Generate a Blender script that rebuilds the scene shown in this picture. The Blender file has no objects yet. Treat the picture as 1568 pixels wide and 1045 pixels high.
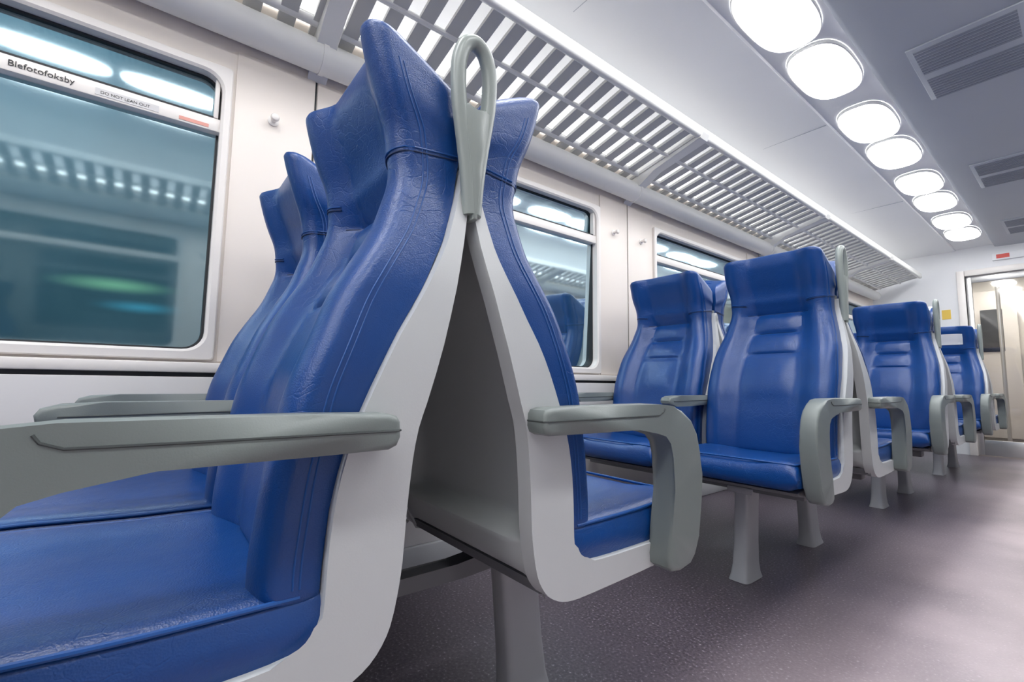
import bpy, bmesh, math
import numpy as np
from mathutils import Vector, Matrix

scene = bpy.context.scene
H = 0.665
XW = -1.55      # left wall
XR = 1.07       # right wall
XC = -0.24      # carriage centre line
YB, YE = -3.4, 6.6
ZC = 2.115
MIDS = [0.343, 1.94, 3.54, 5.15]

# ------------------------------------------------------------------ materials
def new_mat(name):
    m = bpy.data.materials.new(name); m.use_nodes = True
    nt = m.node_tree
    return m, nt, nt.nodes["Principled BSDF"]

def mat(name, col, rough=0.5, metal=0.0, bump=0.0, bscale=200, var=0.0, vscale=3.0, coat=0.0, spec=0.5):
    m, nt, b = new_mat(name)
    b.inputs["Base Color"].default_value = (*col, 1)
    b.inputs["Roughness"].default_value = rough
    b.inputs["Metallic"].default_value = metal
    b.inputs["Coat Weight"].default_value = coat
    b.inputs["Coat Roughness"].default_value = 0.25
    b.inputs["Specular IOR Level"].default_value = spec
    tc = nt.nodes.new("ShaderNodeTexCoord")
    if var > 0:
        n = nt.nodes.new("ShaderNodeTexNoise"); n.inputs["Scale"].default_value = vscale; n.inputs["Detail"].default_value = 5
        nt.links.new(tc.outputs["Object"], n.inputs["Vector"])
        mx = nt.nodes.new("ShaderNodeMix"); mx.data_type = 'RGBA'
        mx.inputs[6].default_value = (*[c * (1 - var) for c in col], 1)
        mx.inputs[7].default_value = (*[min(1, c * (1 + var)) for c in col], 1)
        nt.links.new(n.outputs["Fac"], mx.inputs[0])
        nt.links.new(mx.outputs[2], b.inputs["Base Color"])
    if bump > 0:
        n2 = nt.nodes.new("ShaderNodeTexNoise"); n2.inputs["Scale"].default_value = bscale; n2.inputs["Detail"].default_value = 4
        nt.links.new(tc.outputs["Object"], n2.inputs["Vector"])
        bp = nt.nodes.new("ShaderNodeBump"); bp.inputs["Strength"].default_value = bump; bp.inputs["Distance"].default_value = 0.002
        nt.links.new(n2.outputs["Fac"], bp.inputs["Height"]); nt.links.new(bp.outputs[0], b.inputs["Normal"])
    return m

def leather():
    m, nt, b = new_mat("blue_leather")
    tc = nt.nodes.new("ShaderNodeTexCoord")
    n = nt.nodes.new("ShaderNodeTexNoise"); n.inputs["Scale"].default_value = 7; n.inputs["Detail"].default_value = 5
    nt.links.new(tc.outputs["Object"], n.inputs["Vector"])
    mx = nt.nodes.new("ShaderNodeMix"); mx.data_type = 'RGBA'
    mx.inputs[6].default_value = (0.001, 0.040, 0.190, 1); mx.inputs[7].default_value = (0.003, 0.064, 0.275, 1)
    nt.links.new(n.outputs["Fac"], mx.inputs[0]); nt.links.new(mx.outputs[2], b.inputs["Base Color"])
    b.inputs["Roughness"].default_value = 0.33
    b.inputs["Specular IOR Level"].default_value = 0.58
    v = nt.nodes.new("ShaderNodeTexVoronoi"); v.inputs["Scale"].default_value = 520
    nt.links.new(tc.outputs["Object"], v.inputs["Vector"])
    n2 = nt.nodes.new("ShaderNodeTexNoise"); n2.inputs["Scale"].default_value = 34; n2.inputs["Detail"].default_value = 5
    n2.inputs["Roughness"].default_value = 0.45
    nt.links.new(tc.outputs["Object"], n2.inputs["Vector"])
    ad = nt.nodes.new("ShaderNodeMath"); ad.operation = 'MULTIPLY_ADD'; ad.inputs[1].default_value = 0.26
    nt.links.new(v.outputs["Distance"], ad.inputs[0]); nt.links.new(n2.outputs["Fac"], ad.inputs[2])
    # fine creases, running mostly across the side panels
    mpz = nt.nodes.new("ShaderNodeMapping"); mpz.inputs["Rotation"].default_value = (0.9, 0, 0); mpz.inputs["Scale"].default_value = (1, .45, 1.2)
    nt.links.new(tc.outputs["Object"], mpz.inputs[0])
    v2 = nt.nodes.new("ShaderNodeTexVoronoi"); v2.feature = 'DISTANCE_TO_EDGE'; v2.inputs["Scale"].default_value = 40
    nw = nt.nodes.new("ShaderNodeTexNoise"); nw.inputs["Scale"].default_value = 14
    nt.links.new(tc.outputs["Object"], nw.inputs["Vector"])
    mv = nt.nodes.new("ShaderNodeMix"); mv.data_type = 'VECTOR'; mv.inputs[0].default_value = 0.10
    nt.links.new(mpz.outputs[0], mv.inputs[4]); nt.links.new(nw.outputs["Color"], mv.inputs[5])
    nt.links.new(mv.outputs[1], v2.inputs["Vector"])
    mr = nt.nodes.new("ShaderNodeMapRange"); mr.inputs["From Max"].default_value = 0.045; mr.inputs["To Max"].default_value = 0.30
    nt.links.new(v2.outputs["Distance"], mr.inputs["Value"])
    pn = nt.nodes.new("ShaderNodeTexNoise"); pn.inputs["Scale"].default_value = 6
    nt.links.new(tc.outputs["Object"], pn.inputs["Vector"])
    pr = nt.nodes.new("ShaderNodeMapRange"); pr.inputs["From Min"].default_value = .42; pr.inputs["From Max"].default_value = .6
    nt.links.new(pn.outputs["Fac"], pr.inputs["Value"])
    pm = nt.nodes.new("ShaderNodeMath"); pm.operation = 'MULTIPLY'
    nt.links.new(mr.outputs[0], pm.inputs[0]); nt.links.new(pr.outputs[0], pm.inputs[1])
    ad2 = nt.nodes.new("ShaderNodeMath"); ad2.operation = 'ADD'
    nt.links.new(ad.outputs[0], ad2.inputs[0]); nt.links.new(pm.outputs[0], ad2.inputs[1])
    bp = nt.nodes.new("ShaderNodeBump"); bp.inputs["Strength"].default_value = 0.34; bp.inputs["Distance"].default_value = 0.0022
    nt.links.new(ad2.outputs[0], bp.inputs["Height"]); nt.links.new(bp.outputs[0], b.inputs["Normal"])
    return m

def floor_mat():
    m, nt, b = new_mat("speckled_floor")
    geo = nt.nodes.new("ShaderNodeTexCoord")
    n = nt.nodes.new("ShaderNodeTexNoise"); n.inputs["Scale"].default_value = 140; n.inputs["Detail"].default_value = 3
    nt.links.new(geo.outputs["Object"], n.inputs["Vector"])
    cr = nt.nodes.new("ShaderNodeValToRGB")
    cr.color_ramp.elements[0].position = 0.35; cr.color_ramp.elements[0].color = (0.068, 0.054, 0.070, 1)
    cr.color_ramp.elements[1].position = 0.62; cr.color_ramp.elements[1].color = (0.125, 0.104, 0.126, 1)
    e = cr.color_ramp.elements.new(0.74); e.color = (0.42, 0.38, 0.42, 1)
    nt.links.new(n.outputs["Fac"], cr.inputs[0])
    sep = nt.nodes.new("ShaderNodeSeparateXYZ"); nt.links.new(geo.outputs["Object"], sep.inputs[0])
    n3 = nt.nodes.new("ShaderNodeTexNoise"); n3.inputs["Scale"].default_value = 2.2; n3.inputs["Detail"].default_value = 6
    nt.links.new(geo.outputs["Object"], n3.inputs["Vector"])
    # pale pinkish glow toward the aisle, painted into the floor colour
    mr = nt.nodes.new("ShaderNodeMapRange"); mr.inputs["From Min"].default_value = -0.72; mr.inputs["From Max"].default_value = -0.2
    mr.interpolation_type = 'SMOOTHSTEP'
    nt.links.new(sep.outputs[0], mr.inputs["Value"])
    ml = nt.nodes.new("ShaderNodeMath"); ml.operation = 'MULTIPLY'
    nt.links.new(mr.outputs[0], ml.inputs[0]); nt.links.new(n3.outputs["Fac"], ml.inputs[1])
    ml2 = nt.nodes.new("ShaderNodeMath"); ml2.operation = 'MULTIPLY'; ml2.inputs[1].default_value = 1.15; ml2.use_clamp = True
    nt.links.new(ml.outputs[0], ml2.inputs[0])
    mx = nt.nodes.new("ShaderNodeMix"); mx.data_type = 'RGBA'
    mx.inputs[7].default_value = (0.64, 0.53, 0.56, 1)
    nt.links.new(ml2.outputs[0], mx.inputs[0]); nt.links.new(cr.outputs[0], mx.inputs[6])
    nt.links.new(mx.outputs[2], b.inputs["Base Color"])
    b.inputs["Roughness"].default_value = 0.34
    bp = nt.nodes.new("ShaderNodeBump"); bp.inputs["Strength"].default_value = 0.2; bp.inputs["Distance"].default_value = 0.002
    nt.links.new(n.outputs["Fac"], bp.inputs["Height"]); nt.links.new(bp.outputs[0], b.inputs["Normal"])
    return m

def emis(name, col, s):
    m = bpy.data.materials.new(name); m.use_nodes = True
    nt = m.node_tree; nt.nodes.clear()
    o = nt.nodes.new("ShaderNodeOutputMaterial"); e = nt.nodes.new("ShaderNodeEmission")
    e.inputs[0].default_value = (*col, 1); e.inputs[1].default_value = s
    nt.links.new(e.outputs[0], o.inputs[0]); return m

def soft_box(name, col, s):
    m = bpy.data.materials.new(name); m.use_nodes = True
    nt = m.node_tree; nt.nodes.clear()
    o = nt.nodes.new("ShaderNodeOutputMaterial"); e = nt.nodes.new("ShaderNodeEmission")
    t = nt.nodes.new("ShaderNodeBsdfTransparent"); mx = nt.nodes.new("ShaderNodeMixShader")
    tc = nt.nodes.new("ShaderNodeTexCoord"); mp = nt.nodes.new("ShaderNodeMapping")
    mp.inputs["Location"].default_value = (-1, -1, -1); mp.inputs["Scale"].default_value = (2, 2, 2)
    g = nt.nodes.new("ShaderNodeTexGradient"); g.gradient_type = 'QUADRATIC_SPHERE'
    sx = nt.nodes.new("ShaderNodeSeparateXYZ"); cx = nt.nodes.new("ShaderNodeCombineXYZ")
    nt.links.new(tc.outputs["Generated"], mp.inputs[0]); nt.links.new(mp.outputs[0], sx.inputs[0])
    nt.links.new(sx.outputs[1], cx.inputs[1]); nt.links.new(sx.outputs[2], cx.inputs[2]); nt.links.new(cx.outputs[0], g.inputs[0])
    e.inputs[0].default_value = (*col, 1); e.inputs[1].default_value = s
    nt.links.new(g.outputs["Fac"], mx.inputs[0]); nt.links.new(t.outputs[0], mx.inputs[1]); nt.links.new(e.outputs[0], mx.inputs[2])
    nt.links.new(mx.outputs[0], o.inputs[0]); return m

def glass_mat(name, tint, refl, gcol=(0.76, 0.93, 1.0), rough=.05):
    m = bpy.data.materials.new(name); m.use_nodes = True
    nt = m.node_tree; nt.nodes.clear()
    o = nt.nodes.new("ShaderNodeOutputMaterial")
    t = nt.nodes.new("ShaderNodeBsdfTransparent"); t.inputs[0].default_value = (*tint, 1)
    g = nt.nodes.new("ShaderNodeBsdfGlossy"); g.inputs["Roughness"].default_value = rough
    g.inputs[0].default_value = (*gcol, 1)
    lw = nt.nodes.new("ShaderNodeLayerWeight"); lw.inputs[0].default_value = 0.35
    mr = nt.nodes.new("ShaderNodeMapRange"); mr.inputs["To Min"].default_value = refl; mr.inputs["To Max"].default_value = 0.8
    nt.links.new(lw.outputs["Fresnel"], mr.inputs["Value"])
    mx = nt.nodes.new("ShaderNodeMixShader")
    nt.links.new(mr.outputs[0], mx.inputs[0]); nt.links.new(t.outputs[0], mx.inputs[1]); nt.links.new(g.outputs[0], mx.inputs[2])
    nt.links.new(mx.outputs[0], o.inputs[0]); return m

BLUE = leather()
PIPING = mat("blue_piping", (0.006, 0.075, 0.30), 0.38)
SEAM = mat("dark_blue_seam", (0.001, 0.016, 0.07), 0.6)  # darker blue for the seam lines
SHELL = mat("pale_grey_shell", (0.58, 0.60, 0.605), 0.36, bump=0.05, bscale=500, var=0.03, vscale=5)
SHELLB = mat("grey_back_shell", (0.42, 0.44, 0.44), 0.45, var=0.05, vscale=6)
ARM = mat("grey_armrest_plastic", (0.190, 0.217, 0.210), 0.40, bump=0.08, bscale=600, var=0.04, vscale=8)
GROOVE = mat("armrest_groove", (0.06, 0.07, 0.07), 0.6)
HAND = mat("grab_handle_plastic", (0.30, 0.34, 0.32), 0.30, var=0.03, vscale=8)
LEG = mat("pedestal_grey_paint", (0.42, 0.43, 0.45), 0.45, var=0.06, vscale=9)
BEAM = mat("dark_frame_paint", (0.14, 0.145, 0.155), 0.5)
DARK = mat("dark_rubber", (0.02, 0.022, 0.025), 0.6)
WALL = mat("cream_wall_panel", (0.87, 0.80, 0.735), 0.42, var=0.02, vscale=2)
FRAME = mat("window_frame_white", (0.86, 0.82, 0.78), 0.35, var=0.02)
LOWW = mat("lower_wall_grey", (0.66, 0.65, 0.65), 0.45, var=0.03)
CEIL = mat("ceiling_white", (0.80, 0.81, 0.83), 0.5, var=0.02, vscale=1.2)
CEILC = mat("ceiling_centre_grey", (0.44, 0.47, 0.52), 0.45, var=0.05, vscale=1.5)
VENT = mat("vent_dark_grey", (0.25, 0.27, 0.32), 0.5)
RACK = mat("rack_white_metal", (0.82, 0.82, 0.80), 0.35, var=0.02)
SLAT = mat("rack_slat_grey", (0.56, 0.56, 0.55), 0.4)
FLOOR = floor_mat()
LAMP = emis("lamp_diffuser", (0.99, 0.99, 1.0), 16.5)
RACK_FILL = emis("rack_fill_diffuser", (1.0, 0.99, 0.97), 8.0)  # emission for the added fill strips above the racks
GLASS = glass_mat("window_glass", (0.66, 0.82, 0.88), 0.22)
DGLASS = glass_mat("door_glass", (0.95, 0.95, 0.94), 0.05, (1, 1, 1))
BEIGE = mat("vestibule_beige", (0.72, 0.69, 0.64), 0.4, var=0.1)
STEEL = mat("brushed_steel", (0.68, 0.68, 0.67), 0.32, metal=0.85)
RED = mat("red_label", (0.75, 0.34, 0.28), 0.5)
REDL = mat("red_indicator", (0.7, 0.10, 0.08), 0.5)
YEL = mat("yellow_label", (0.8, 0.55, 0.1), 0.5)
WHITE = mat("white_label", (0.85, 0.86, 0.88), 0.5)
INK = mat("ink_black", (0.03, 0.03, 0.03), 0.6)

# ------------------------------------------------------------------ mesh builder
class MB:
    def __init__(s):
        s.bm = bmesh.new(); s.mats = []
    def mi(s, m):
        if m not in s.mats: s.mats.append(m)
        return s.mats.index(m)
    def merge(s, tb, m):
        i = s.mi(m)
        bmesh.ops.recalc_face_normals(tb, faces=tb.faces)
        for f in tb.faces: f.material_index = i; f.smooth = True
        me = bpy.data.meshes.new("tmp"); tb.to_mesh(me); tb.free()
        s.bm.from_mesh(me); bpy.data.meshes.remove(me)
    def loft(s, rings, m, closed=True, caps=True):
        tb = bmesh.new()
        R = [[tb.verts.new(p) for p in r] for r in rings]
        n = len(R[0])
        for a, b in zip(R[:-1], R[1:]):
            for k in range(n if closed else n - 1):
                tb.faces.new((a[k], a[(k + 1) % n], b[(k + 1) % n], b[k]))
        if caps and closed:
            tb.faces.new(R[0]); tb.faces.new(list(reversed(R[-1])))
        s.merge(tb, m)
    def box(s, x0, x1, y0, y1, z0, z1, m, bev=0.0):
        tb = bmesh.new()
        bmesh.ops.create_cube(tb, size=1)
        for v in tb.verts:
            v.co = Vector((x0 + (v.co.x + .5) * (x1 - x0), y0 + (v.co.y + .5) * (y1 - y0), z0 + (v.co.z + .5) * (z1 - z0)))
        if bev > 0:
            bmesh.ops.bevel(tb, geom=list(tb.edges), offset=bev, segments=2, profile=0.5, affect='EDGES')
        s.merge(tb, m)
    def prism(s, poly, t0, t1, fn, m, bev=0.004, seg=3):
        tb = bmesh.new()
        A = [tb.verts.new((a, b, t0)) for a, b in poly]
        B = [tb.verts.new((a, b, t1)) for a, b in poly]
        f1 = tb.faces.new(A); f2 = tb.faces.new(list(reversed(B)))
        n = len(poly)
        for k in range(n):
            tb.faces.new((A[k], B[k], B[(k + 1) % n], A[(k + 1) % n]))
        if bev > 0:
            es = [e for e in tb.edges if all(abs(v.co.z - t0) < 1e-7 for v in e.verts) or all(abs(v.co.z - t1) < 1e-7 for v in e.verts)]
            bmesh.ops.bevel(tb, geom=es, offset=bev, segments=seg, profile=0.5, affect='EDGES', clamp_overlap=True)
        bmesh.ops.triangulate(tb, faces=[f for f in tb.faces if len(f.verts) > 4])
        for v in tb.verts: v.co = Vector(fn(*v.co))
        s.merge(tb, m)
    def tube(s, pts, r, m, n=8, closed=False):
        pts = [Vector(p) for p in pts]; rings = []
        up = None
        for i, p in enumerate(pts):
            if closed: d = (pts[(i + 1) % len(pts)] - pts[i - 1])
            else: d = pts[min(i + 1, len(pts) - 1)] - pts[max(i - 1, 0)]
            d.normalize()
            if up is None:
                up = d.orthogonal().normalized()
            up = (up - d * up.dot(d)).normalized()
            sd = d.cross(up)
            rr = r[i] if isinstance(r, (list, tuple)) else r
            rings.append([p + (up * math.cos(2 * math.pi * k / n) + sd * math.sin(2 * math.pi * k / n)) * rr for k in range(n)])
        if closed: rings.append(rings[0]); s.loft(rings, m, caps=False)
        else: s.loft(rings, m)
    def mesh(s, name, ang=40):
        me = bpy.data.meshes.new(name); 
        bmesh.ops.remove_doubles(s.bm, verts=s.bm.verts, dist=1e-6)
        s.bm.to_mesh(me); s.bm.free()
        for m in s.mats: me.materials.append(m)
        try: me.set_sharp_from_angle(angle=math.radians(ang))
        except Exception: pass
        return me
    def obj(s, name, ang=40):
        me = s.mesh(name, ang)
        o = bpy.data.objects.new(name, me); scene.collection.objects.link(o)
        return o

def smooth_poly(pts, n=2):
    """chord-safe Catmull-Rom subdivision of a closed outline"""
    N = len(pts); out = []
    for i in range(N):
        p0, p1, p2, p3 = [Vector((pts[(i + j) % N][0], pts[(i + j) % N][1])) for j in (-1, 0, 1, 2)]
        L = (p2 - p1).length
        t1 = (p2 - p0).normalized() * L; t2 = (p3 - p1).normalized() * L
        for k in range(n):
            t = k / n
            h1 = 2 * t ** 3 - 3 * t ** 2 + 1; h2 = t ** 3 - 2 * t ** 2 + t; h3 = -2 * t ** 3 + 3 * t ** 2; h4 = t ** 3 - t ** 2
            q = p1 * h1 + t1 * h2 + p2 * h3 + t2 * h4
            out.append((q.x, q.y))
    return out

def smooth_interp(pairs, win=0.02):
    pairs = sorted(pairs); xs = [p[0] for p in pairs]; ys = [p[1] for p in pairs]
    def f(z):
        return float(np.mean([np.interp(z + d, xs, ys) for d in np.linspace(-win, win, 7)]))
    return f
def sm(t):
    t = max(0.0, min(1.0, t)); return t * t * (3 - 2 * t)
def gs(x, s): return math.exp(-(x / s) ** 2)

WF = smooth_interp([(.38, .252), (.47, .254), (.56, .245), (.654, .228), (.767, .186), (.865, .131), (.948, .108), (1.03, .120), (1.10, .146), (1.155, .164), (1.2, .168)])
BBq = smooth_interp([(.38, .190), (.46, .190), (.532, .184), (.631, .156), (.725, .113), (.79, .076), (.863, .042), (.93, .024), (1.01, .016), (1.2, .018)], .01)
RRq = smooth_interp([(.33, .150), (.352, .135), (.385, .1175), (.456, .103), (.572, .0945), (.64, .078), (.713, .056), (.79, .035), (.86, .018), (.94, .006), (1.1, .004)], .01)
WD = smooth_interp([(.38, .212), (.70, .215), (.80, .206), (.88, .187), (.95, .171), (1.02, .171), (1.09, .177), (1.2, .174)])
DEP = smooth_interp([(.4, .028), (.65, .034), (.8, .038), (.9, .040), (1.03, .044), (1.2, .034)])
ZTOP = 1.151

def seat_pt(x, q, z, u):
    k = sm((z - 1.0) / .13)
    dep_u = DEP(z) * (1 - sm((abs(u) - .42) / .38))
    zz = z + k * .52 * (q + dep_u * 1.0 - .16) + k * .004 * (1 - u * u)
    return (x, -q, zz)

def front_q(u, z):
    qw, w = WF(z), WD(z)
    qc = qw - DEP(z)
    qc += .016 * sm((z - .950) / .05) * sm((1.17 - z) / .06)
    a = abs(u)
    qc -= .010 * gs(z - .945, .009) * sm((.8 - a) / .15)
    qc -= .009 * (gs(z - .868, .007) + gs(z - .785, .007)) * sm((.45 - a) / .10)
    qc += .010 * (gs(z - .91, .03) + gs(z - .827, .03) + gs(z - .70, .06)) * sm((.5 - a) / .3)
    r = .026
    if a <= .80:
        q = qc + (qw - qc) * sm((a - .42) / .38)
        q -= .003 * gs(a - .47, .02) * (1 - sm((z - .98) / .05))
        return q
    return qw - r * (1 - math.sqrt(max(0, 1 - ((a - .80) / .20) ** 2)))

def backrest(mb):
    M = 41
    us = [math.sin(math.pi / 2 * (-1 + 2 * k / (M - 1))) for k in range(M)]
    zs = list(np.linspace(.445, ZTOP, 108))
    rings = []
    def ring(z, f, dz, xf):
        w = WD(z); qb = BBq(z); r = []
        fr = [front_q(u, z) for u in us]
        for u, q in zip(us, fr):
            m_ = (q + qb) / 2
            p = seat_pt(u * w * xf, m_ + (q - m_) * f, z, u); r.append((p[0], p[1], p[2] + dz))
        qs = fr[-1]; m_ = (qs + qb) / 2
        for t in (.33, .66):
            q = qs + (qb - qs) * t
            p = seat_pt(w * xf, m_ + (q - m_) * f, z, 1); r.append((p[0], p[1], p[2] + dz))
        for u, q in zip(reversed(us), reversed(fr)):
            m_ = (q + qb) / 2
            p = seat_pt(u * w * xf * .99, m_ + (qb - m_) * f, z, u); r.append((p[0], p[1], p[2] + dz))
        for t in (.66, .33):
            q = qs + (qb - qs) * t; m_ = (qs + qb) / 2
            p = seat_pt(-w * xf, m_ + (q - m_) * f, z, 1); r.append((p[0], p[1], p[2] + dz))
        return r
    for ph in (80, 60, 40, 20):
        a = math.radians(ph); rings.append(ring(zs[0], math.cos(a), -.016 * math.sin(a), 1 - .05 * (1 - math.cos(a))))
    for z in zs: rings.append(ring(z, 1, 0, 1))
    for ph in (15, 30, 45, 60, 72, 82):
        a = math.radians(ph); rings.append(ring(zs[-1], math.cos(a), .028 * math.sin(a), 1 - .15 * (1 - math.cos(a))))
    mb.loft(rings, BLUE)
    for sx in (-1, 1):
        for off in (.010, .017):
            pts = []
            for z in np.linspace(.45, 1.13, 60):
                q = front_q(1, z) - off
                pts.append(seat_pt(sx * (WD(z) + .0001), q, z, 1))
            mb.tube(pts, .0012, PIPING, n=6)
        zz = .985
        for o in (0, .006):
            pts = []
            for t in np.linspace(0, 1, 14):
                q = front_q(1, zz) + .003 + (BBq(zz) - front_q(1, zz)) * t
                pts.append((sx * (WD(zz) + .0002), -q, zz + o + .008 * t))
            mb.tube(pts, .0016 if o else .0013, PIPING if o else SEAM, n=6)
            pts = []
            for u in np.linspace(.62, 1, 14):
                pts.append((sx * u * WD(zz), -front_q(u, zz + o) - .0003, zz + o - .014 * (1 - u)))
            mb.tube(pts, .0014, PIPING if o else SEAM, n=6)
    for z, um in ((.945, .62), (.868, .36), (.785, .36)):
        mb.tube([(u * WD(z), -front_q(u, z) + .0003, z) for u in np.linspace(-um, um, 30)], .0014, SEAM, n=6)

def cushion(mb):
    M = 31
    us = [math.sin(math.pi / 2 * (-1 + 2 * k / (M - 1))) for k in range(M)]
    w = .214
    ZT = smooth_interp([(.17, .448), (.25, .448), (.35, .449), (.45, .454), (.50, .457), (.56, .452)], .03)
    def ring(q, f, dq):
        zt = ZT(q); zb = .372; zm = .404; r = []
        for u in us:
            a = abs(u)
            z = zt - .010 * (1 - sm((a - .3) / .5))
            if a > .85: z -= .022 * (1 - math.sqrt(max(0, 1 - ((a - .85) / .15) ** 2)))
            r.append((u * w, -(q + dq), zm + (z - zm) * f))
        for zz in (.420, .40):
            r.append((w + .003, -(q + dq), zm + (zz - zm) * f))
        for u in reversed(us):
            a = abs(u); z = zb + (.012 * sm((a - .85) / .15))
            r.append((u * w, -(q + dq), zm + (z - zm) * f))
        for zz in (.40, .420):
            r.append((-w - .003, -(q + dq), zm + (zz - zm) * f))
        return r
    rings = [ring(q, 1, 0) for q in np.linspace(.18, .505, 26)]
    for ph in (15, 30, 45, 60, 75, 86):
        a = math.radians(ph); rings.append(ring(.505, math.cos(a) ** .8, .038 * math.sin(a)))
    mb.loft(rings, BLUE)
    pts = [(w - .0035, -q, ZT(q) - .007) for q in np.linspace(.21, .505, 20)]
    arc = [(w - .012 * (1 - math.cos(a)) - .0035, -(.505 + .020 * math.sin(a)), ZT(.505) - .007) for a in np.linspace(.2, 1.5, 5)]
    front = pts + arc
    full = front + [(-x, y, z) for x, y, z in reversed(front)]
    mb.tube(full, .0030, PIPING, n=8)

def side_plate(mb):
    poly = [(.012, .985), (.017, .96), (.024, .93), (.042, .863), (.058, .825), (.076, .79), (.094, .757), (.113, .725), (.135, .68), (.156, .631), (.172, .585), (.181, .545), (.186, .50), (.188, .46),
            (.189, .430), (.193, .411), (.202, .397), (.218, .389), (.255, .385), (.32, .384), (.39, .384), (.430, .386),
            (.438, .366), (.430, .348), (.38, .343), (.33, .341), (.26, .339), (.20, .338), (.175, .340), (.155, .346), (.137, .357), (.124, .372), (.115, .39), (.108, .42), (.103, .456), (.100, .51), (.0945, .572), (.088, .61), (.078, .64), (.056, .713), (.035, .79), (.018, .86), (.008, .92), (.002, .96), (.001, .985)]
    poly = smooth_poly(poly, 2)
    for sx in (-1, 1):
        mb.prism(poly, -.016, .013, lambda a, b, t, sx=sx: (sx * (WD(b) + t), -a, b), SHELL, bev=.0055, seg=3)

def back_panel(mb):
    rings = []
    zs = list(np.linspace(.345, .42, 8)) + list(np.linspace(.425, .47, 12)) + list(np.linspace(.48, 1.0, 36))
    for z in zs:
        r = []
        rec = .036 * sm((.97 - z) / .3) * sm((z - .430) / .028)
        low = .055 * sm((.395 - z) / .05)
        for u in np.linspace(-1, 1, 25):
            e = sm((1 - abs(u)) / .22)
            q = RRq(z) + .003 + rec * e - .012 * sm((.47 - z) / .04) * e + (.0 if z > .40 else low * e)
            r.append((u * WD(z), -q, z))
        rings.append(r)
    mb.loft(rings, SHELLB, closed=False, caps=False)
    mb.prism([(.13, .372), (.14, .352), (.17, .343), (.30, .341), (.43, .347), (.50, .358), (.51, .368), (.47, .376), (.30, .378), (.17, .38)], -.205, .205, lambda a, b, t: (t, -a, b), BEAM, bev=.004)

def groove(mb, xc, hw, pts2, q0, dq=0):
    P = [(xc + hw, -(q + dq), z) for q, z in reversed(pts2)] 
    P += [(xc + hw - .004, -(q0 + dq - .0005), pts2[0][1]), (xc - hw + .004, -(q0 + dq - .0005), pts2[0][1])]
    P += [(xc - hw, -(q + dq), z) for q, z in pts2]
    mb.tube(P, .0013, GROOVE, n=6)

def arm_post(mb, xc, dq):
    f = lambda a, b, t: (xc + t, -(a + dq), b)
    body = [(.110, .622), (.109, .605), (.113, .596), (.122, .592), (.20, .592), (.32, .591), (.375, .589), (.400, .582), (.416, .566), (.424, .538), (.420, .48), (.408, .41), (.398, .368), (.400, .352), (.412, .343), (.435, .340), (.468, .345), (.484, .358), (.494, .39), (.506, .45), (.511, .50), (.510, .54), (.500, .575), (.481, .601), (.452, .619), (.42, .628), (.38, .632), (.20, .632), (.125, .631), (.114, .628)]
    mb.prism(body, -.0225, .0225, f, ARM, bev=.0075, seg=4)
    groove(mb, xc, .0226, [(.116, .6125), (.20, .6125), (.30, .6125), (.375, .613), (.388, .618), (.392, .624)], .110, dq)

def arm_straight(mb, xc):
    f = lambda a, b, t: (xc + t, -a, b)
    body = [(.10, .622), (.10, .600), (.11, .594), (.20, .592), (.35, .588), (.43, .588), (.46, .591), (.474, .600), (.476, .610), (.470, .620), (.450, .626), (.40, .628), (.20, .628), (.11, .627)]
    mb.prism(body, -.021, .021, f, ARM, bev=.007, seg=3)
    groove(mb, xc, .0211, [(.115, .610), (.30, .609), (.45, .607)], .10)

def seat_mesh(kind, sgn):
    mb = MB()
    backrest(mb)
    side_plate(mb); back_panel(mb)
    for v in mb.bm.verts:      # slight handed lean of the upper shell
        v.co.y += sgn * .011 * sm((v.co.z - .80) / .22)
    cushion(mb)
    if kind == 'aisle':
        arm_post(mb, sgn * .243, sgn * .018); arm_straight(mb, -sgn * .2325)
    else:
        arm_straight(mb, -sgn * .236)
    return mb.mesh("seat_" + kind, 38)

SM = {(k, s): seat_mesh(k, s) for k in ('aisle', 'window') for s in (1, -1)}
SX_A, SX_W = -.736, -1.201

def handle_mesh():
    mb = MB()
    half = [(0.003, .905), (.005, .93), (.009, .97), (.015, 1.01), (.021, 1.045), (.0255, 1.075), (.0275, 1.108), (.0262, 1.135), (.019, 1.158), (.009, 1.168)]
    pts = [(0, -y, z) for y, z in half] + [(0, 0, 1.171)] + [(0, y, z) for y, z in reversed(half)]
    P = []
    n = len(pts)
    for i in range(n - 1):
        p0, p1, p2, p3 = [Vector(pts[max(0, min(n - 1, j))]) for j in (i - 1, i, i + 1, i + 2)]
        for t in (0, .33, .66):
            P.append(.5 * ((2 * p1) + (p2 - p0) * t + (2 * p0 - 5 * p1 + 4 * p2 - p3) * t * t + (3 * p1 - p0 - 3 * p2 + p3) * t ** 3))
    P.append(Vector(pts[-1]))
    mb.tube(P, .0115, HAND, n=16)
    web = [(-.004, .897), (.004, .897), (.010, .97), (.018, 1.02), (.023, 1.062), (.014, 1.068), (0, 1.058), (-.014, 1.068), (-.023, 1.062), (-.018, 1.02), (-.010, .97)]
    mb.prism(web, -.0114, .0114, lambda a, b, t: (t, a, b), HAND, bev=.003)
    return mb.mesh("grab_handle", 50)
HM = handle_mesh()

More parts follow.
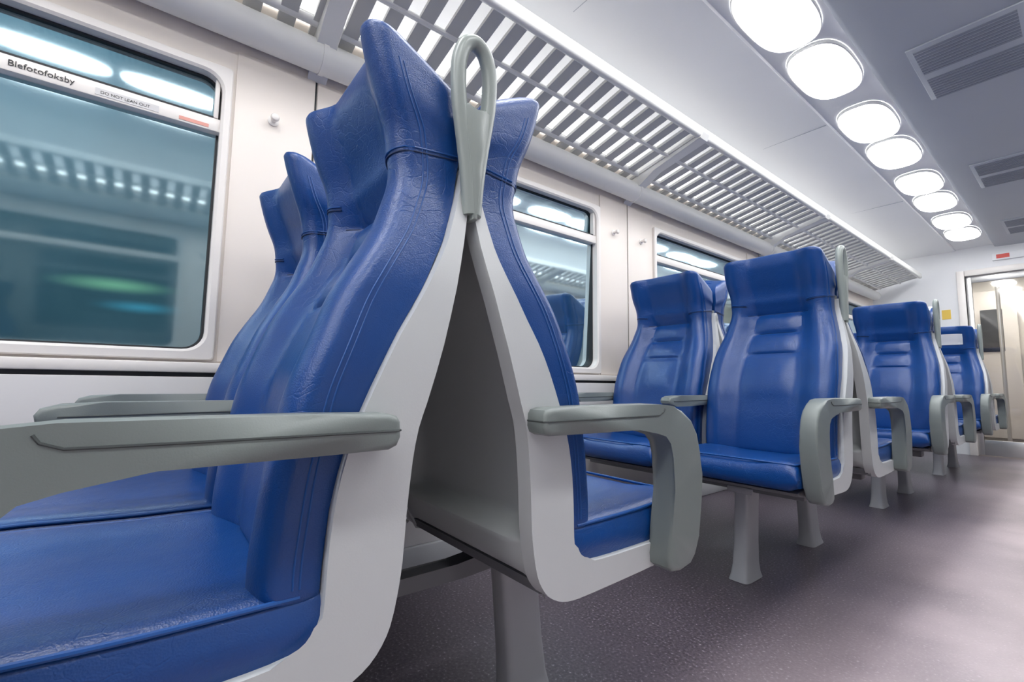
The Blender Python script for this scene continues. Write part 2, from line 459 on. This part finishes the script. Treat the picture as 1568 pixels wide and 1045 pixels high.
def put_seat(kind, side, face, mid):
    x = SX_A if kind == 'aisle' else SX_W
    if side > 0: x = 2 * XC - x
    aisle_dir = 1 if side < 0 else -1
    sgn = aisle_dir if face < 0 else -aisle_dir
    o = bpy.data.objects.new("train_seat", SM[(kind, sgn)]); scene.collection.objects.link(o)
    dy = .004 if face < 0 else -.004
    o.location = (x, mid + dy, 0)
    if face > 0: o.rotation_euler = (0, 0, math.pi)
    if kind == 'aisle' and face < 0:
        h = bpy.data.objects.new("grab_handle", HM); scene.collection.objects.link(h)
        h.parent = o
        h.location = (aisle_dir * .194, -dy + (.006 if side < 0 else -.006), 0)
    return o

def frame_mesh(side):
    mb = MB()
    s = 1 if side < 0 else -1
    xa = SX_A if side < 0 else 2 * XC - SX_A
    xwall = XW if side < 0 else XR
    for sy in (-1, 1):
        yb = sy * .29
        x0, x1 = sorted((xwall + s * .045, xa + s * .14))
        mb.box(x0, x1, yb - .025, yb + .025, .300, .3385, BEAM, .006)
        xc = -.80 if side < 0 else 2 * XC + .80
        rings = []
        for z, cy, hy, hx in [(.30, .262, .050, .026), (.24, .268, .049, .025), (.12, .280, .050, .025), (.05, .288, .053, .027), (.018, .292, .058, .031), (.001, .293, .064, .036)]:
            r = []
            for k in range(24):
                a = 2 * math.pi * k / 24
                ca, sa = math.cos(a), math.sin(a)
                e = .35
                r.append((xc + hx * math.copysign(abs(ca) ** e, ca), sy * cy + hy * math.copysign(abs(sa) ** e, sa), z))
            rings.append(r)
        mb.loft(rings, LEG)
        mb.box(xc - .045, xc + .045, sy * .265 - .055, sy * .265 + .055, .290, .312, LEG, .005)
    for xx in (xa - s * .05, xa - s * .45):
        mb.prism([(-.30, .304), (-.12, .296), (.12, .296), (.30, .304), (.30, .332), (.16, .334), (.10, .320), (-.10, .320), (-.16, .334), (-.30, .332)], xx - .02, xx + .02, lambda a, b, t: (t, a, b), BEAM, bev=.004)
    return mb.mesh("seat_pedestal", 35)
FM = {s: frame_mesh(s) for s in (-1, 1)}

groups = [(-1, m) for m in [-1.29] + MIDS] + [(1, m) for m in [-1.29] + MIDS[1:]]
last = None
for side, mid in groups:
    for kind in ('aisle', 'window'):
        for face in (-1, 1):
            o = put_seat(kind, side, face, mid)
            if side < 0 and mid == MIDS[3] and kind == 'aisle' and face < 0: last = o
    p = bpy.data.objects.new("seat_pedestal", FM[side]); scene.collection.objects.link(p); p.location = (0, mid + .035, 0)

mb = MB()
rows = []
for z in np.linspace(1.02, 1.10, 8):
    r = []
    for u in np.linspace(-.62, .62, 15):
        p = seat_pt(u * WD(z), front_q(u, z) + .0025, z, u); r.append((p[0], p[1] + .011 * sm((p[2] - .80) / .22), p[2]))
    rows.append(r)
mb.loft(rows, WHITE, closed=False, caps=False)
lab = mb.obj("headrest_notice"); lab.parent = last

# ------------------------------------------------------------------ walls and windows
WY = [(-2.67, -1.52), (-1.025, .125), (.62, 1.77), (2.265, 3.415), (3.91, 5.06), (5.555, 6.40)]
ZB, ZT_ = .735, 1.575
def rrect(y0, y1, z0, z1, r, n=6):
    pts = []
    for cx, cz, a0 in ((y1 - r, z1 - r, 0), (y0 + r, z1 - r, 90), (y0 + r, z0 + r, 180), (y1 - r, z0 + r, 270)):
        for k in range(n + 1):
            a = math.radians(a0 + 90 * k / n); pts.append((cx + r * math.cos(a), cz + r * math.sin(a)))
    return pts

def build_wall(side):
    s = 1 if side < 0 else -1; X = XW if side < 0 else XR
    def bx(mb, xa, xb, *a, **k):
        x0, x1 = sorted((X + s * xa, X + s * xb)); mb.box(x0, x1, *a, **k)
    mb = MB()
    bx(mb, -.06, 0, YB, YE, 0, ZB, WALL)
    bx(mb, -.06, 0, YB, YE, ZT_, 2.0, WALL)
    edges = [YB] + [v for w in WY for v in w] + [YE]
    for i in range(0, len(edges), 2):
        if edges[i + 1] - edges[i] > .01: bx(mb, -.06, 0, edges[i], edges[i + 1], ZB, ZT_, WALL)
    mb.obj("wall_left" if side < 0 else "wall_right", 30)
    mb = MB()
    bx(mb, 0, .028, YB, YE, .09, .672, LOWW, .004)
    bx(mb, 0, .012, YB, YE, .672, .684, DARK)
    bx(mb, 0, .030, YB, YE, .684, .712, FRAME, .005)
    mb.obj("trim_1" if side < 0 else "trim_2", 30)
    mb = MB()
    bx(mb, 0, .04, YB, YE, 0, .09, LEG, .006)
    mb.obj("baseboard_left" if side < 0 else "baseboard_right", 30)
    mb = MB()
    for a, b in zip(WY[:-1], WY[1:]):
        c = (a[1] + b[0]) / 2
        bx(mb, 0, .0015, c - .0025, c + .0025, .712, 1.70, DARK)
        bx(mb, 0, .006, c + .004, b[0] - .020, .716, 1.66, WALL, .002)
        bx(mb, 0, .006, a[1] + .020, c - .004, .716, 1.66, WALL, .002)
    mb.obj("trim_3" if side < 0 else "trim_4", 30)
    for i, (y0, y1) in enumerate(WY):
        mb = MB()
        out0 = rrect(y0 - .012, y1 + .012, ZB - .016, ZT_ + .014, .010)
        in1 = rrect(y0 + .006, y1 - .006, ZB + .006, ZT_ - .008, .055)
        in2 = rrect(y0 + .013, y1 - .013, ZB + .013, ZT_ - .015, .05)
        in3 = rrect(y0 + .019, y1 - .019, ZB + .019, ZT_ - .021, .045)
        R = []
        for loop, d in ((out0, 0), (out0, .014), (rrect(y0 - .009, y1 + .009, ZB - .013, ZT_ + .011, .010), .018), (in1, .018), (in2, .012), (in2, -.04)):
            R.append([(X + s * d, y, z) for y, z in loop])
        mb.loft(R, FRAME, caps=False)
        mb.loft([[(X - s * .030, y, z) for y, z in in2], [(X - s * .018, y, z) for y, z in in2], [(X - s * .018, y, z) for y, z in in3], [(X - s * .05, y, z) for y, z in in3]], DARK, caps=False)
        bx(mb, -.045, .006, y0 + .010, y1 - .010, 1.388, 1.428, FRAME, .004)
        bx(mb, -.035, .002, y0 + .03, y1 - .03, 1.428, 1.434, DARK)
        for (a, b) in ((y0 + .018, y0 + .030), (y1 - .030, y1 - .018)):
            bx(mb, -.02, .004, a, b, 1.43, ZT_ - .018, FRAME, .003)
        # panes lean slightly inward at the top, the hopper vent a little more
        for z0, z1, deg in ((ZB + .01, 1.408, 1.7), (1.408, ZT_ - .01, 4.0)):
            tl = math.tan(math.radians(deg))
            tb = bmesh.new()
            g = rrect(y0 + .008, y1 - .008, z0, z1, .02)
            zm = (z0 + z1) / 2
            vs = [tb.verts.new((X - s * (.030 - (z - zm) * tl), y, z)) for y, z in g]; tb.faces.new(vs)
            mb.merge(tb, GLASS)
        mb.obj("window_%d" % (i + 1 if side < 0 else i + 7), 35)
    mb = MB()
    for a, b in zip(WY[:-1], WY[1:]):
        for yy in (a[1] + .125, b[0] - .13):
            rings = []
            for d, r in ((.004, .016), (.010, .016), (.012, .008), (.026, .007), (.030, .012), (.036, .013), (.041, .010), (.043, .004)):
                rings.append([(X + s * d, yy + r * math.cos(t), 1.475 + r * math.sin(t)) for t in np.linspace(0, 2 * math.pi, 17)[:-1]])
            mb.loft(rings, FRAME)
    mb.obj("coat_hooks", 40)
    # luggage rack
    mb = MB()
    def cyl(xx, zz, r, y0, y1, m, n=20):
        mb.loft([[(X + s * (xx + r * math.cos(t)), y, zz + r * math.sin(t)) for t in np.linspace(0, 2 * math.pi, n + 1)[:-1]] for y in (y0, y1)], m)
    y0r, y1r = YB + .02, YE - .12
    cyl(.056, 1.715, .050, y0r, y1r, RACK, 28)
    cyl(.45, 1.868, .017, y0r, y1r, RACK)
    bx(mb, .435, .465, y0r, y1r, 1.868, 1.905, RACK, .005)
    cyl(.10, 1.795, .014, y0r, y1r, RACK)
    cyl(.28, 1.828, .010, y0r, y1r, RACK, 10)
    y = y0r + .05
    while y < y1r:
        mb.prism([(.05, 1.775), (.45, 1.862), (.45, 1.876), (.05, 1.789)], y - .024, y + .024, lambda a, b, t: (X + s * a, t, b), SLAT, bev=0)
        y += .092
    mb.prism([(.02, 1.79), (.46, 1.885), (.46, 1.870), (.02, 1.775)], y1r - .01, y1r + .01, lambda a, b, t: (X + s * a, t, b), RACK, bev=0)
    for a, b in zip(WY[:-1], WY[1:]):
        c = (a[1] + b[0]) / 2
        mb.prism([(.002, 1.66), (.05, 1.700), (.20, 1.785), (.46, 1.846), (.475, 1.87), (.45, 1.90), (.05, 1.81), (.002, 1.81)], c - .03, c + .03, lambda a, b, t: (X + s * a, t, b), RACK, bev=.004)
        cyl(.056, 1.715, .0535, c - .008, c + .008, RACK, 28)
    mb.obj("luggage_rack", 35)
    mb = MB()  # unseen uplight added above the rack to brighten ceiling and slats
    mb.prism([(.012, 1.845), (.05, 1.835), (.06, 1.85), (.012, 1.86)], y0r, y1r, lambda a, b, t: (X + s * a, t, b), RACK, bev=0)
    mb.prism([(.014, 1.861), (.056, 1.852), (.050, 1.865), (.018, 1.874)], y0r, y1r, lambda a, b, t: (X + s * a, t, b), RACK_FILL, bev=0)
    mb.obj("rack_fill_strip", 35)

for sd in (-1, 1): build_wall(sd)

mb = MB()
mb.box(XW + .0062, XW + .0072, .015, .085, 1.394, 1.404, RED)
mb.box(XW + .0062, XW + .0072, -.16, -.03, 1.394, 1.412, LOWW)
st = mb.obj("window_sticker")
def text(body, y, z, size, m, parent):
    c = bpy.data.curves.new("label_text", 'FONT'); c.body = body; c.size = size; c.extrude = .0002
    c.materials.append(m)
    o = bpy.data.objects.new("label_text", c); scene.collection.objects.link(o)
    o.rotation_euler = (math.pi / 2, 0, math.pi / 2); o.location = (XW + .0076, y, z); o.parent = parent
text("Blefotofoksby", -.315, 1.401, .021, INK, st)
text("DO NOT LEAN OUT", -.150, 1.3985, .011, INK, st)

# ------------------------------------------------------------------ ceiling
def ext(mb, prof, m, y0=YB, y1=YE + .05):
    mb.loft([[(x, y, z) for x, z in prof] for y in np.linspace(y0, y1, 3)], m, closed=False, caps=False)
def mirror(p): return [(2 * XC - x, z) for x, z in p]
mb = MB()
cove = [(XW - .01, 1.80)] + [(XW + .0 + .33 * (1 - math.cos(a)), 1.86 + .25 * math.sin(a)) for a in np.linspace(0, math.pi / 2, 14)] + [(-1.0, ZC - .003), (-.825, ZC)]
ext(mb, cove, CEIL); ext(mb, mirror(cove), CEIL)
chan = [(-.825, ZC), (-.820, ZC + .010), (-.800, ZC + .012), (-.560, ZC + .012), (-.542, ZC + .010), (-.537, ZC - .012)]
ext(mb, chan, CEIL); ext(mb, mirror(chan), CEIL)
cen = [(-.537, ZC - .012), (-.52, ZC - .016), (-.40, ZC - .020), (XC, ZC - .022), (2 * XC + .40, ZC - .020), (2 * XC + .52, ZC - .016), (2 * XC + .537, ZC - .012)]
ext(mb, cen, CEILC)
mb.obj("ceiling", 40)
mb = MB()
for y in (-.45, 1.2, 2.85, 4.5):
    mb.box(-1.2, -.83, y - .0015, y + .0015, ZC - .0045, ZC - .0005, CEILC)
mb.obj("trim_5")
for y0 in (-.55, 1.05, 2.45, 4.05, 5.6):
    mb = MB()
    mb.box(XC - .17, XC + .17, y0 - .02, y0 + .50, ZC - .028, ZC - .020, CEILC, .003)
    for k in range(20):
        if k in (9, 10): continue
        yy = y0 + .012 + k * .0245
        mb.box(XC - .15, XC + .15, yy, yy + .014, ZC - .031, ZC - .027, VENT)
    mb.obj("ceiling_vent")
def lamps(xc):
    mb = MB()
    for k in range(-4, 4):
        for c in (1.84 + 1.18 * k, 2.36 + 1.18 * k):
            if c < YB + .3 or c > YE - .3: continue
            def loop(hx, hy, z, e=.72, n=48):
                r = []
                for j in range(n):
                    a = 2 * math.pi * j / n; ca, sa = math.cos(a), math.sin(a)
                    r.append((xc + hx * math.copysign(abs(ca) ** e, ca), c + hy * math.copysign(abs(sa) ** e, sa), z))
                return r
            mb.loft([loop(.118, .246, ZC + .011), loop(.118, .246, ZC - .003), loop(.114, .242, ZC - .006), loop(.110, .238, ZC - .004)], RACK, caps=False)
            mb.loft([loop(.111, .239, ZC - .003), loop(.105, .233, ZC - .009), loop(.085, .21, ZC - .015), loop(.05, .16, ZC - .018)], LAMP)
    mb.obj("ceiling_light_row", 40)
lamps(-.68); lamps(2 * XC + .68)

# ------------------------------------------------------------------ floor, ends
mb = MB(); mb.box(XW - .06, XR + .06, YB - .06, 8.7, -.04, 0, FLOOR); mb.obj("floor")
mb = MB(); mb.box(XW - .06, XR + .06, YB - .06, YB, 0, 2.2, WALL); mb.obj("wall_back")
DX0, DX1, DZ = -.80, .32, 1.86
mb = MB()
mb.box(XW - .06, DX0, YE, YE + .06, 0, 2.2, CEIL)
mb.box(DX1, XR + .06, YE, YE + .06, 0, 2.2, CEIL)
mb.box(DX0, DX1, YE, YE + .06, DZ, 2.2, CEIL)
mb.obj("wall_end")
mb = MB()
mb.box(DX0 - .03, DX0 + .03, YE - .03, YE + .08, 0, DZ + .03, FRAME, .006)
mb.box(DX1 - .03, DX1 + .03, YE - .03, YE + .08, 0, DZ + .03, FRAME, .006)
mb.box(DX0 + .03, DX1 - .03, YE - .03, YE + .08, DZ - .03, DZ + .03, FRAME, .006)
mb.obj("trim_6")
mb = MB()
for a, b in ((DX0 + .03, XC - .003), (XC + .003, DX1 - .03)):
    y0, y1 = YE + .01, YE + .045
    mb.box(a, a + .045, y0, y1, .01, DZ - .03, STEEL, .004)
    mb.box(b - .045, b, y0, y1, .01, DZ - .03, STEEL, .004)
    mb.box(a + .045, b - .045, y0, y1, .01, .16, STEEL, .004)
    mb.box(a + .045, b - .045, y0, y1, DZ - .10, DZ - .03, STEEL, .004)
    mb.box(a + .045, b - .045, YE + .025, YE + .031, .16, DZ - .10, DGLASS)
for xx in (XC - .08, XC + .08):
    mb.tube([(xx, YE + .01, .80), (xx, YE - .035, .82), (xx, YE - .035, 1.30), (xx, YE + .01, 1.32)], .011, STEEL, n=10)
mb.obj("door_1", 35)
mb = MB()
mb.box(XW, XW + .05, YE + .06, 8.6, 0, 2.2, BEIGE)
mb.box(XR - .05, XR, YE + .06, 8.6, 0, 2.2, BEIGE)
mb.box(XW, XR, 8.6, 8.66, 0, 2.2, BEIGE)
mb.obj("wall_vestibule")
mb = MB(); mb.box(XW, XR, YE + .06, 8.66, 2.12, 2.18, CEIL); mb.obj("ceiling_vestibule")
mb = MB()
mb.box(-1.0, -.55, 8.54, 8.59, .05, 1.95, FRAME, .01)
mb.box(-.88, -.68, 8.52, 8.55, 1.15, 1.70, DARK, .01)
mb.box(-.45, -.05, 8.54, 8.59, .05, 1.95, FRAME, .01)
mb.box(-.34, -.16, 8.52, 8.55, 1.15, 1.70, DARK, .01)
mb.obj("door_2")
mb = MB()
WL = emis("warm_lamp", (1.0, .95, .87), 55)
for cx, cy in ((-.75, 7.2), (-.2, 7.2), (-.75, 8.1), (-.2, 8.1)):
    mb.loft([[(cx + r * math.cos(t), cy + r * math.sin(t), z) for t in np.linspace(0, 2 * math.pi, 25)[:-1]] for r, z in ((.11, 2.119), (.11, 2.10), (.10, 2.095))], RACK)
    mb.loft([[(cx + r * math.cos(t), cy + r * math.sin(t), z) for t in np.linspace(0, 2 * math.pi, 25)[:-1]] for r, z in ((.098, 2.095), (.09, 2.088), (.05, 2.085))], WL)
mb.obj("vestibule_lamps")
mb = MB()
mb.tube([(-.62, 7.5, 0), (-.62, 7.5, 1.0), (-.62, 7.5, 2.12)], .018, STEEL, n=14)
for z in (.006, 2.112):
    mb.loft([[(-.62 + r * math.cos(t), 7.5 + r * math.sin(t), zz) for t in np.linspace(0, 2 * math.pi, 21)[:-1]] for r, zz in ((.045, z - .006), (.045, z + .006))], STEEL)
mb.obj("grab_pole")
mb = MB()
mb.box(-.56, -.30, YE - .03, YE, 1.955, 2.025, WHITE, .004)
mb.box(-.53, -.44, YE - .033, YE - .03, 1.97, 2.01, REDL)
mb.obj("indicator_panel")
mb = MB()
mb.box(-.965, -.895, YE - .003, YE, 1.40, 1.50, YEL); mb.obj("safety_sticker")

# ------------------------------------------------------------------ outside: dim station wall with lit signs
mb = MB()
TUN = mat("tunnel_wall_teal", (0.085, 0.155, 0.185), 0.7, var=.35, vscale=1.5)
mb.box(-4.3, -4.2, -9, 12, -1, 4, TUN)
mb.box(-4.2, XW - .3, -9, 12, -1.05, -1.0, TUN)
mb.obj("station_wall")
mb = MB(); mb.box(-3.222, -3.22, -.50, .14, 1.11, 1.22, soft_box("green_sign", (.45, 1.0, .65), .55)); g1 = mb.obj("station_sign")
mb = MB(); mb.box(-3.222, -3.22, -.30, .16, 1.01, 1.10, soft_box("cyan_sign", (.15, .65, .9), .5)); g2 = mb.obj("station_sign")
for y in (-4, -1, 2, 5, 8):  # unseen area lights added to brighten the view through the windows
    L = bpy.data.lights.new("outside_fill_light", 'AREA'); L.energy = 70; L.color = (.65, .9, 1.0); L.size = .5; L.size_y = 1.6; L.shape = 'RECTANGLE'
    o = bpy.data.objects.new("outside_fill_light", L); scene.collection.objects.link(o); o.location = (-3.2, y, 3.6)

# ------------------------------------------------------------------ world, camera
w = bpy.data.worlds.new("night"); scene.world = w; w.use_nodes = True
w.node_tree.nodes["Background"].inputs[0].default_value = (.02, .035, .045, 1)
w.node_tree.nodes["Background"].inputs[1].default_value = .5

cam = bpy.data.cameras.new("camera"); co = bpy.data.objects.new("camera", cam); scene.collection.objects.link(co)
scene.camera = co
cam.sensor_width = 36; cam.sensor_fit = 'HORIZONTAL'; cam.lens = 701 / 1568 * 36; cam.clip_start = .02
yaw = math.atan(891 / 701); p = math.radians(5.3); th = .0125
fh = Vector((-math.sin(yaw), math.cos(yaw), 0))
F = fh * math.cos(p) + Vector((0, 0, math.sin(p)))
R0 = Vector((math.cos(yaw), math.sin(yaw), 0)); U0 = R0.cross(F)
Rc = R0 * math.cos(th) + U0 * math.sin(th); Uc = -R0 * math.sin(th) + U0 * math.cos(th)
M = Matrix.Identity(4)
for i in range(3):
    M[i][0] = Rc[i]; M[i][1] = Uc[i]; M[i][2] = -F[i]
M.translation = Vector((0, 0, H))
co.matrix_world = M
scene.view_settings.view_transform = 'Standard'
scene.view_settings.look = 'None'
scene.view_settings.exposure = 0.0
